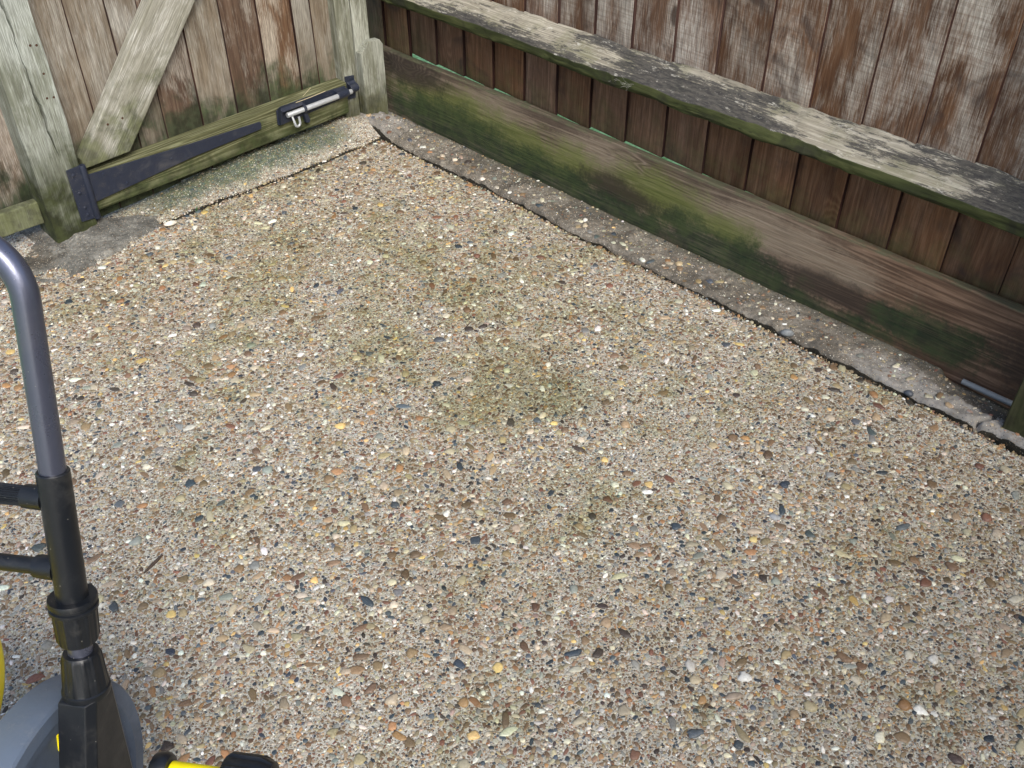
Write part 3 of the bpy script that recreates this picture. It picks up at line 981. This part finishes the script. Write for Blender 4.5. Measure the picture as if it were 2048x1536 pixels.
# arris rail: lichened top face, damp underside
def arris():
    prof = [(0.036, 0.447), (-0.050, 0.4045), (-0.0515, 0.384), (-0.046, 0.376), (0.036, 0.335)]
    segs = 190
    vs = []
    for i in range(segs + 1):
        x = -1.02 + 4.1 * i / segs
        for k, (y, z) in enumerate(prof):
            j = (vnoise(np.array([x * 9 + k * 31]), np.array([k * 3.3]))[0] - 0.5) * 0.008 + (vnoise(np.array([x * 45 + k * 13]), np.array([k * 5.3]))[0] - 0.5) * 0.005
            vs.append((x, y - 0.05 + (j if k in (1, 2, 3) else 0), z + j * 0.7))
    n = len(prof)
    fs, mi = [], []
    for i in range(segs):
        for k in range(n):
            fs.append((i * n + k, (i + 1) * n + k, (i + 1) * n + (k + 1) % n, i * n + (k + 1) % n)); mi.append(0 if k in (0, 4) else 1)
    fs += [tuple(range(n)), tuple(segs * n + k for k in range(n))]; mi += [0, 0]
    o = from_py('rail', vs, fs, [M['rail'], M['rail_under']], fence, False, 0.003)
    for p, m in zip(o.data.polygons, mi):
        p.material_index = m
    return o


arris()
gb = sweep('gravel_board', [(-0.05, -0.06), (-0.05, 0.2), (-0.026, 0.2), (-0.026, -0.06)], 0, 4.1, M['gravel_board'], fence, 70, 0.0016, 0.0028, -1.0, seed=4)
gb['label'] = 'mossy green and brown gravel board along the bottom of the fence'

# ------------------------------------------------------------------ gate (local x out of its face, local y along it)
TH = math.radians(2.39)
gate = thing('wooden_gate', 'weathered boarded wooden gate with diagonal brace and black strap hinge', 'gate', (-0.40, -1.04, 0), TH)
seams = [-0.02, 0.085, 0.187, 0.269, 0.381, 0.497, 0.614, 0.728, 0.795, 0.866]
kinds = ['gate_board', 'gate_board', 'gate_board', 'gate_board_brown', 'gate_board', 'gate_board_brown', 'gate_board_brown', 'gate_board', 'gate_board']
for a, b_, k in zip(seams[:-1], seams[1:], kinds):
    ww = b_ - a
    prof = [(-0.0445, 0.0015), (-0.0475, ww * 0.5), (-0.054, ww + 0.012), (-0.060, ww + 0.012), (-0.056, 0.0015)]
    o = sweep('board', prof, 2, 1.70, [M[k], M['fence_board_edge']], gate, 20, 0.0012, 0.0012)
    for p_ in o.data.polygons:
        if p_.normal.y < -0.8:
            p_.material_index = 1
    o.location = (0, a, 0.010 + 0.022 * a + random.uniform(-0.004, 0.004))
gr = sweep('bottom_rail', [(-0.045, 0.052), (0.0, 0.050), (0.0, 0.150), (-0.045, 0.153)], 1, 0.862, M['gate_rail'], gate, 40, 0.0028, 0.004, 0.0, seed=9)
# notch piece under the hinge end and the opposite stile
sweep('end_stile', [(-0.044, 0.0), (-0.030, 0.0), (-0.030, 0.022), (-0.044, 0.022)], 2, 1.6, M['catch_post'], gate, 12, 0.001, 0.001, 0.155).location = (0, 0.868, 0)
c_, s_ = math.cos(math.radians(49.6)), math.sin(math.radians(49.6))
Lb = 1.45
bp = [(0.003, 0.168), (0.006, 0.194)] + [(0.003 + c_ * Lb, 0.194 + s_ * Lb)] + [(0.136 + c_ * Lb, 0.172 + s_ * Lb)] + [(0.136, 0.172)]
bpo = [(y - 0.06, z - 0.2) for y, z in bp]
ca, sa = math.cos(math.radians(40.4)), math.sin(math.radians(40.4))
bpr = [(y * ca - z * sa, y * sa + z * ca) for y, z in bpo]
br = prism('brace', bpr, 0, -0.0445, -0.006, M['brace'], gate, 0.003)
br.location = (0, 0.06, 0.2)
br.rotation_euler = (-math.radians(40.4), 0, 0)

# strap hinge: tapered strap, knuckle, leaf on the post, bolts
sh = prism('strap_hinge', [(0.004, 0.157), (0.004, 0.079), (0.30, 0.100), (0.532, 0.1065), (0.535, 0.109), (0.535, 0.126), (0.532, 0.1285), (0.30, 0.1395)], 0, 0.001, 0.0055, M['iron'], gate, 0.0012)
lathe('knuckle', [(0.0075, 0.034), (0.0085, 0.036), (0.0085, 0.184), (0.0075, 0.187)], M['iron'], sh, 16, Matrix.Translation((0.004, -0.003, 0)))
lf = prism('hinge_leaf', [(-0.046, 0.040), (-0.010, 0.037), (-0.010, 0.187), (-0.046, 0.186)], 0, 0.0008, 0.0048, M['iron'], sh, 0.001)
for (y, z) in ((-0.032, 0.168), (-0.030, 0.118), (-0.028, 0.075), (-0.026, 0.054)):
    lathe('screw', [(0.0052, 0), (0.0050, 0.0012), (0.003, 0.0022)], M['iron'], sh, 10, Matrix.Translation((0.0048, y, z)) @ Matrix.Rotation(math.pi / 2, 4, 'Y'))
for (y, z) in ((0.045, 0.145), (0.10, 0.098), (0.24, 0.118), (0.40, 0.117), (0.505, 0.1165)):
    lathe('screw', [(0.0045, 0), (0.0042, 0.0010), (0.0025, 0.0016)], M['iron'], sh, 10, Matrix.Translation((0.0055, y, z)) @ Matrix.Rotation(math.pi / 2, 4, 'Y'))

# slide bolt
RY = Matrix.Rotation(-math.pi / 2, 4, 'X')     # z -> y
pl = prism('slide_bolt', [(0.592, 0.100), (0.600, 0.095), (0.852, 0.106), (0.852, 0.142), (0.70, 0.150), (0.612, 0.150), (0.594, 0.142)], 0, 0.001, 0.005, M['iron'], gate, 0.0012)
lathe('bolt_rod', [(0.0072, 0), (0.0078, 0.001), (0.0078, 0.243), (0.0072, 0.245)], M['zinc'], pl, 20, Matrix.Translation((0.020, 0.618, 0.1255)) @ RY)
hk = [(0.020, 0.634, 0.120), (0.026, 0.634, 0.108), (0.030, 0.6345, 0.098)]
hk += [(0.031, 0.634 + 0.009 * (1 - math.cos(a)), 0.096 - 0.009 * math.sin(a)) for a in np.linspace(0.2, math.pi - 0.1, 9)]
hk += [(0.030, 0.652, 0.105), (0.029, 0.652, 0.113)]
tube_path('bolt_hook', hk, 0.0036, M['zinc'], pl, 12)
# straps that hold the rod: end bracket, middle strap and long sleeve
def strap(name, y0, y1, r_out=0.0115):
    prof, n_ = [], 14
    pts = [(0.005, 0.1255 + 0.0175), (0.0065, 0.1255 + 0.0130)]
    for k in range(n_ + 1):
        a = math.pi / 2 - math.pi * k / n_
        pts.append((0.016 + r_out * math.cos(a) * 1.05, 0.1255 + r_out * math.sin(a)))
    pts += [(0.0065, 0.1255 - 0.0130), (0.005, 0.1255 - 0.0175)]
    return prism(name, pts, 1, y0, y1, M['iron'], pl, 0.0006)


strap('rod_strap', 0.677, 0.686, 0.013)
strap('rod_strap', 0.808, 0.850, 0.0122)
eb = prism('end_bracket', [(0.005, 0.148), (0.024, 0.150), (0.026, 0.146), (0.012, 0.100), (0.005, 0.096)], 1, 0.597, 0.602, M['iron'], pl, 0.0008)
cv = prism('bolt_cover', [(0.004, 0.150), (0.016, 0.151), (0.026, 0.143), (0.0245, 0.140), (0.015, 0.1475), (0.004, 0.1465)], 1, 0.602, 0.677, M['iron'], pl, 0.0008)
prism('bolt_lug', [(0.679, 0.113), (0.690, 0.113), (0.699, 0.086), (0.695, 0.078), (0.684, 0.080)], 0, 0.006, 0.018, M['iron'], pl, 0.001)
for (y, z) in ((0.70, 0.139), (0.745, 0.138), (0.79, 0.139), (0.61, 0.112), (0.79, 0.113)):
    lathe('screw', [(0.0036, 0), (0.0034, 0.001), (0.002, 0.0016)], M['iron'], pl, 10, Matrix.Translation((0.005, y, z)) @ Matrix.Rotation(math.pi / 2, 4, 'Y'))

# ------------------------------------------------------------------ posts
def nails(parent, pts, x, mat='rust', r=0.0032):
    for (y, z) in pts:
        lathe('nail', [(r, 0), (r * 0.9, 0.0008), (r * 0.4, 0.0011)], M[mat], parent, 10, Matrix.Translation((x, y, z)) @ Matrix.Rotation(math.pi / 2, 4, 'Y'))


nails(br, [(-0.012, 0.07), (0.018, 0.10)], -0.006 + 0.0002)
def split_post():
    """square post, its front face split by a long crooked check"""
    y0, y1, xf, xb = -0.0565, 0.0565, 0.0, -0.10
    H, segs = 1.95, 130
    vs, fs = [], []
    def cy(z):
        c = np.interp(z, [0.10, 0.20, 0.34, 0.45, 0.60, 1.9], [0.0145, 0.0135, 0.009, 0.002, 0.000, 0.004])
        return c + 0.0015 * math.sin(z * 60) + 0.001 * math.sin(z * 143)
    cols = 7
    for i in range(segs + 1):
        z = -0.12 + (H + 0.12) * i / segs
        wdt = 0.0034 * float(sstep(0.13, 0.30, np.array(z))) * (0.7 + 0.5 * math.sin(z * 23)) + 0.00005
        dep = 0.014 * float(sstep(0.12, 0.24, np.array(z)))
        c = cy(z)
        j = 0.0012 * math.sin(z * 13) + 0.0008 * math.sin(z * 37)
        ring = [(xb, y0), (xf + j * 0.4, y0 + j), (xf, c - wdt), (xf - dep, c), (xf - dep * 0.02, c + wdt), (xf - j * 0.5, y1 - j), (xb, y1)]
        vs += [(x, y, z) for x, y in ring]
    for i in range(segs):
        for k in range(cols):
            fs.append((i * cols + k, i * cols + (k + 1) % cols, (i + 1) * cols + (k + 1) % cols, (i + 1) * cols + k))
    fs += [tuple(range(cols)), tuple(segs * cols + k for k in range(cols))]
    o = from_py('gate_post', vs, fs, M['post'], None, False, 0.003)
    o.location = (-0.40, -1.1035, 0)
    nails(o, [(0.030, 0.50), (0.044, 0.497), (0.040, 0.43), (0.030, 0.372), (0.046, 0.37)], -0.0003)
    return tag(o, 'thick square hinge post with a long crack and green algae at its foot', 'post')


split_post()

cp = thing('gate_post', 'grey green catch post in the corner with the bolt keeper on it', 'post', (-0.455, -0.12, 0))
sweep('jamb', [(-0.10, -0.060), (0.0, -0.058), (0.0, -0.004), (-0.10, -0.004)], 2, 1.9, M['catch_post'], cp, 24, 0.001, 0.002, -0.08)
sweep('post_timber', [(-0.10, 0.003), (-0.003, 0.003), (-0.003, 0.062), (-0.10, 0.064)], 2, 1.9, M['catch_post'], cp, 24, 0.001, 0.002, -0.08)
kp = prism('bolt_keeper', [(-0.053, 0.086), (-0.019, 0.084), (-0.018, 0.156), (-0.052, 0.160)], 0, 0.001, 0.005, M['iron'], cp, 0.001)
pts = [(0.005, 0.142)]
for k in range(13):
    a = math.pi / 2 - math.pi * k / 12
    pts.append((0.012 + 0.016 * math.cos(a), 0.122 + 0.0135 * math.sin(a)))
pts += [(0.005, 0.102)]
prism('keeper_loop', pts, 1, -0.047, -0.018, M['iron'], kp, 0.001)
for z in (0.150, 0.094):
    lathe('screw', [(0.004, 0), (0.0038, 0.001), (0.002, 0.0016)], M['iron'], kp, 10, Matrix.Translation((0.005, -0.035, z)) @ Matrix.Rotation(math.pi / 2, 4, 'Y'))

blk = prism('timber_block', [(-0.045, -0.06), (-0.045, 0.222), (-0.012, 0.252), (0.030, 0.249), (0.041, 0.234), (0.041, -0.06)], 0, -0.026, 0.0, M['catch_post'], None, 0.0015)
blk.location = (-0.429, -0.073, 0)
tag(blk, 'short block of timber with clipped top corners fixed against the catch post', 'timber block')

# short dark post at the right edge
rp = sweep('timber_post', [(0.0, -0.0), (0.085, -0.0), (0.085, 0.055), (0.0, 0.055)], 2, 1.9, M['dark_post'], None, 24, 0.001, 0.003, -0.1)
rp.location = (1.641, -0.104, 0)
tag(rp, 'dark green timber post at the right edge in front of the gravel board', 'post')

# grey pipe lying along the foot of the gravel board
pp = tube_path('pipe', [(1.515, -0.014, -0.004), (1.60, -0.0145, -0.003), (1.72, -0.014, 0.0), (2.1, -0.015, 0.002)], 0.0062, M['pipe'], None, 16)
tag(pp, 'thin grey pipe lying along the foot of the gravel board behind the dark post', 'pipe')

# fence panel on the far side of the hinge post
panel = thing('fence_panel', 'narrow fence panel of damp boards left of the hinge post', 'fence', (-0.45, -1.4, 0))
for k in range(6):
    ww = 0.105
    o = sweep('board', [(-0.028, 0.0005), (-0.034, ww + 0.01), (-0.040, ww + 0.01), (-0.039, 0.0005)], 2, 1.7, M['panel_board'], panel, 18, 0.001, 0.0015)
    o.location = (0, 0.135 - k * 0.105, 0.06)
sweep('bottom_rail', [(-0.027, 0.045), (0.0, 0.045), (0.0, 0.106), (-0.027, 0.108)], 1, 0.70, M['brace'], panel, 20, 0.0015, 0.003, -0.46)

# ------------------------------------------------------------------ hose trolley (local x right, y forward, z up)
TR = thing('hose_trolley', 'black, grey and yellow garden hose trolley with a tilted tubular handle', 'hose trolley',
           (1.18271, -1.68587, 0), math.radians(37.33))
ZB = 0.66343
tt = 0.3014
dn = Vector((0, -math.sin(tt), -math.cos(tt)))


def ax(s, x=0.0):
    return Vector((x, 0, ZB)) + dn * s


def axis_frame(s, x=0.0):
    """frame whose Z runs up the handle tube"""
    z = -dn
    xx = Vector((1, 0, 0))
    y = z.cross(xx)
    p = ax(s, x)
    return Matrix(((xx.x, y.x, z.x, p.x), (xx.y, y.y, z.y, p.y), (xx.z, y.z, z.z, p.z), (0, 0, 0, 1)))


GAP = 0.34
hp = [ax(0.30), ax(0.1), ax(-0.05), ax(-0.145)]
rb = 0.055
for a in np.linspace(0.0, math.pi / 2, 12):
    hp.append(ax(-0.160 - rb * math.sin(a), -rb * (1 - math.cos(a))))
hp += [ax(-0.160 - rb, -0.12), ax(-0.160 - rb, -GAP + 0.12)]
for a in np.linspace(math.pi / 2, 0.0, 12):
    hp.append(ax(-0.160 - rb * math.sin(a), -GAP + rb * (1 - math.cos(a))))
hp += [ax(-0.05, -GAP), ax(0.1, -GAP), ax(0.30, -GAP)]
tube_path('handle', hp, 0.0128, M['tube'], TR, 32)

RX = Matrix.Rotation(-math.pi / 2, 4, 'Y')      # z -> -x


def side(x):
    lathe('handle_sleeve', [(0.0138, -0.165), (0.0158, -0.163), (0.0160, -0.02), (0.0158, -0.0155), (0.0150, -0.0145), (0.0133, -0.0145)], M['plastic'], TR, 40, axis_frame(0.0, x))
    c = lathe('collar', [(0.0160, -0.012), (0.0240, -0.012), (0.0246, -0.014), (0.0246, -0.0175), (0.0225, -0.019), (0.0225, -0.0215), (0.0246, -0.0225), (0.0246, -0.026),
                         (0.0220, -0.028), (0.0214, -0.031), (0.0205, -0.062), (0.0198, -0.066), (0.0130, -0.066)],
              M['plastic'], TR, 120, axis_frame(0.148, x), 12, 0.0010, (9, 10))
    lathe('collar', [(0.0136, -0.006), (0.0176, -0.006), (0.0186, -0.0075), (0.0192, -0.011), (0.0225, -0.049), (0.0232, -0.051), (0.0248, -0.052), (0.0252, -0.056), (0.0240, -0.060), (0.020, -0.062)],
          M['plastic'], TR, 120, axis_frame(0.2235, x), 12, 0.0011, (3, 4))
    # leg: bevelled box section, wedge that widens towards the ground
    def sec(z, f0, f1):
        h = 0.019
        return [(x - h, f0, z), (x + h - 0.007, f0, z), (x + h + 0.001, f0 + 0.010, z), (x + h + 0.001, f1 - 0.012, z), (x + h - 0.007, f1, z), (x - h, f1, z)]
    rows = [sec(ZB - 0.262, -0.107, -0.058), sec(ZB - 0.272, -0.1125, -0.058), sec(ZB - 0.42, -0.195, -0.084), sec(0.05, -0.27, -0.10), sec(0.012, -0.275, -0.105)]
    vs = [p for r_ in rows for p in r_]
    fs = []
    for i in range(len(rows) - 1):
        for k in range(6):
            fs.append((i * 6 + k, i * 6 + (k + 1) % 6, (i + 1) * 6 + (k + 1) % 6, (i + 1) * 6 + k))
    fs += [tuple(range(6)), tuple(24 + k for k in range(6))]
    from_py('leg', vs, fs, M['plastic'], TR, False, 0.0012)


side(0.0)
side(-GAP)
# cross bars
for s, ribs, rg in ((0.0465, 28, 0.0095), (0.128, 0, 0.0088)):
    cb = lathe('crossbar', [(rg, 0.030), (rg, GAP - 0.03)], M['plastic'], TR, 112 if ribs else 32, Matrix.Translation(ax(s)) @ RX, ribs, 0.0011, (0, 1), smooth=not ribs)
    for x0, sg in ((0.0, 1), (-GAP, -1)):
        fr = Matrix.Translation(ax(s, x0)) @ (RX if sg > 0 else Matrix.Rotation(math.pi / 2, 4, 'Y'))
        lathe('socket', [(0.0128, 0.012), (0.0124, 0.030), (0.0118, 0.034), (0.0092, 0.035)], M['plastic'], cb, 32, fr)
# reel: two grey flanges with a rolled rim and stepped face, yellow drum between
FC = Vector((0, -0.1692, ZB - 0.44))


def flange(x, sg):
    fr = Matrix.Translation((x, FC.y, FC.z)) @ Matrix.Rotation(math.pi / 2, 4, 'Y')
    pr = [(0.03, -0.010), (0.06, -0.010), (0.128, -0.010), (0.134, -0.006), (0.148, -0.0055), (0.153, 0.0), (0.1705, 0.0005), (0.1737, -0.002), (0.1752, -0.007), (0.176, -0.030), (0.1765, -0.042), (0.171, -0.046), (0.05, -0.046)]
    if sg < 0:
        pr = [(r_, -z) for r_, z in pr]
    return lathe('reel_flange', pr, M['grey_plastic'], TR, 128, fr)


flange(-0.030, 1)
flange(-GAP + 0.030, -1)
lathe('reel_drum', [(0.11, -0.22), (0.11, 0.0)], M['yellow'], TR, 64, Matrix.Translation((-0.074, FC.y, FC.z)) @ Matrix.Rotation(math.pi / 2, 4, 'Y'))
# slot in the flange shows the yellow drum
prism('slot_cover', [(-0.113, ZB - 0.372), (-0.106, ZB - 0.362), (-0.0985, ZB - 0.330), (-0.0985, ZB - 0.316), (-0.105, ZB - 0.316), (-0.116, ZB - 0.345)], 0, -0.042, -0.0385, M['yellow'], TR, 0.001)
# yellow crank cover left of the reel
ccv = lathe('crank_cover', [(0.06, 0.014), (0.108, 0.012), (0.117, 0.007), (0.120, 0.0), (0.117, -0.007), (0.06, -0.010)], M['yellow'], TR, 96,
            Matrix.Translation((-0.1365, -0.150, ZB - 0.25)) @ Matrix.Rotation(math.pi / 2, 4, 'Y'))
# hose connector: collar, yellow pipe, ribbed black knob
cf = Matrix.Translation((0.02, -0.119, ZB - 0.353)) @ Matrix.Rotation(math.pi / 2, 4, 'Y')
hc = lathe('hose_connector', [(0.0105, 0.052), (0.0105, 0.070), (0.0125, 0.072), (0.0125, 0.136), (0.011, 0.138)], M['yellow'], TR, 32, cf)
lathe('collar_ring', [(0.014, 0.050), (0.0185, 0.052), (0.0205, 0.058), (0.0205, 0.066), (0.018, 0.070), (0.0135, 0.0705)], M['plastic'], hc, 40, cf)
lathe('knob', [(0.014, 0.130), (0.0265, 0.133), (0.0285, 0.139), (0.0285, 0.172), (0.025, 0.186), (0.014, 0.192)], M['plastic'], hc, 96, cf, 8, 0.0028, (2, 3))
tube_path('elbow', [(0.012, -0.125, ZB - 0.385), (0.045, -0.125, ZB - 0.384), (0.066, -0.122, ZB - 0.370), (0.076, -0.119, ZB - 0.353)], 0.0105, M['plastic'], hc, 24)

# ------------------------------------------------------------------ small loose things
def pebble(name, x, y, z, a, b, c, rz, col, label):
    bm = bmesh.new()
    bmesh.ops.create_icosphere(bm, subdivisions=3, radius=1)
    rs = random.Random(label)
    ph = [rs.uniform(0, 6) for _ in range(6)]
    for v in bm.verts:
        k = 1 + 0.10 * math.sin(v.co.x * 2.3 + ph[0]) + 0.08 * math.sin(v.co.y * 2.9 + ph[1]) + 0.06 * math.sin(v.co.z * 3.7 + ph[2])
        v.co = Vector((v.co.x * a * k, v.co.y * b * k, v.co.z * c))
    me = bpy.data.meshes.new(name); bm.to_mesh(me); bm.free()
    N = NT(name + '_stone')
    n = N.noise(N.coord('Object'), 180, 4, 0.6)
    m = N.out(N.mix(N.mr(n, 0.35, 0.7), col, tuple(q * 0.72 for q in col)), 0.5, N.bump(n, 0.2, 0.0006))
    o = link(name, me, m, None, True)
    o.location = (x, y, z); o.rotation_euler = (0, 0, rz)
    return tag(o, label, 'pebble')


pebble('pebble', -0.284, -0.899, 0.006, 0.016, 0.009, 0.007, 1.3, (0.68, 0.64, 0.54), 'white oval pebble lying at the end of the slab joint near the hinge post')
pebble('pebble', 1.154, -0.139, 0.001, 0.0135, 0.010, 0.009, 0.6, (0.17, 0.185, 0.19), 'smooth blue grey pebble perched on the kerb edge beside the joint')
pebble('pebble', 1.452, -0.132, -0.006, 0.009, 0.008, 0.007, 0.2, (0.06, 0.07, 0.085), 'dark slate pebble in the joint near the broken end of the kerb')
tw = tube_path('twig', [(0.756, -1.536, -0.006), (0.752, -1.522, -0.005), (0.747, -1.505, -0.0045), (0.742, -1.492, -0.005)], 0.0025, M['twig'], None, 7, [0.0012, 0.0028, 0.0030, 0.0018])
tag(tw, 'dark brown splinter of wood lying on the pebbles right of the trolley handle', 'twig')
tw2 = tube_path('twig', [(0.614, -0.675, -0.0075), (0.616, -0.652, -0.005), (0.607, -0.628, -0.005), (0.609, -0.612, -0.007)], 0.0016, M['twig'], None, 6, [0.0008, 0.0016, 0.0018, 0.0009])
tag(tw2, 'thin black twig in the middle of the patio', 'twig')
# weed in the gate-side joint
wd_ = thing('weed', 'tiny green weed sprouting from the slab joint near the white pebble', 'weed', (-0.312, -0.812, -0.012))
for k, (dx, dy, h) in enumerate(((0.012, 0.006, 0.026), (-0.004, 0.012, 0.020), (0.008, -0.010, 0.015))):
    vs = [(-0.001, 0, 0), (0.001, 0, 0), (dx * 0.5 + 0.003, dy * 0.5, h * 0.6), (dx * 0.5 - 0.003, dy * 0.5, h * 0.6), (dx, dy, h)]
    from_py('leaf', vs, [(0, 1, 2, 3), (3, 2, 4)], M['leaf'], wd_)
# straws caught on the gate rail
st_ = tube_path('straw', [(-0.418, -0.352, 0.160), (-0.414, -0.340, 0.170), (-0.412, -0.325, 0.180)], 0.0007, M['straw'], None, 5)
tag(st_, 'short straw standing on the bottom rail of the gate above the bolt', 'straw')
st2 = tube_path('straw', [(-0.408, -0.385, 0.153), (-0.407, -0.33, 0.155), (-0.412, -0.275, 0.1555)], 0.0011, M['straw'], None, 5)
tag(st2, 'pale straw lying along the bottom rail of the gate above the bolt', 'straw')
# fluff of old cobweb hanging on the rail nose
rs = random.Random(2)
vs_all, fs_all = [], []
for k in range(9):
    p = Vector((0.535 + rs.uniform(-0.01, 0.05), -0.052, 0.384 + rs.uniform(-0.004, 0.016)))
    d = Vector((rs.uniform(-1, 1), rs.uniform(-0.5, 0.1), rs.uniform(-0.5, 0.3)))
    last = None
    for j in range(7):
        q = p + d * 0.004
        for vv in (p, q, q + Vector((0, 0, 0.0006)), p + Vector((0, 0, 0.0006))):
            vs_all.append(vv)
        nn = len(vs_all)
        fs_all.append((nn - 4, nn - 3, nn - 2, nn - 1))
        p = q
        d = (d + Vector((rs.uniform(-0.7, 0.7), rs.uniform(-0.4, 0.2), rs.uniform(-0.6, 0.5)))).normalized()
cw = from_py('cobweb', vs_all, fs_all, M['web'])
tag(cw, 'wisp of grey cobweb fluff clinging to the nose of the fence rail', 'cobweb')
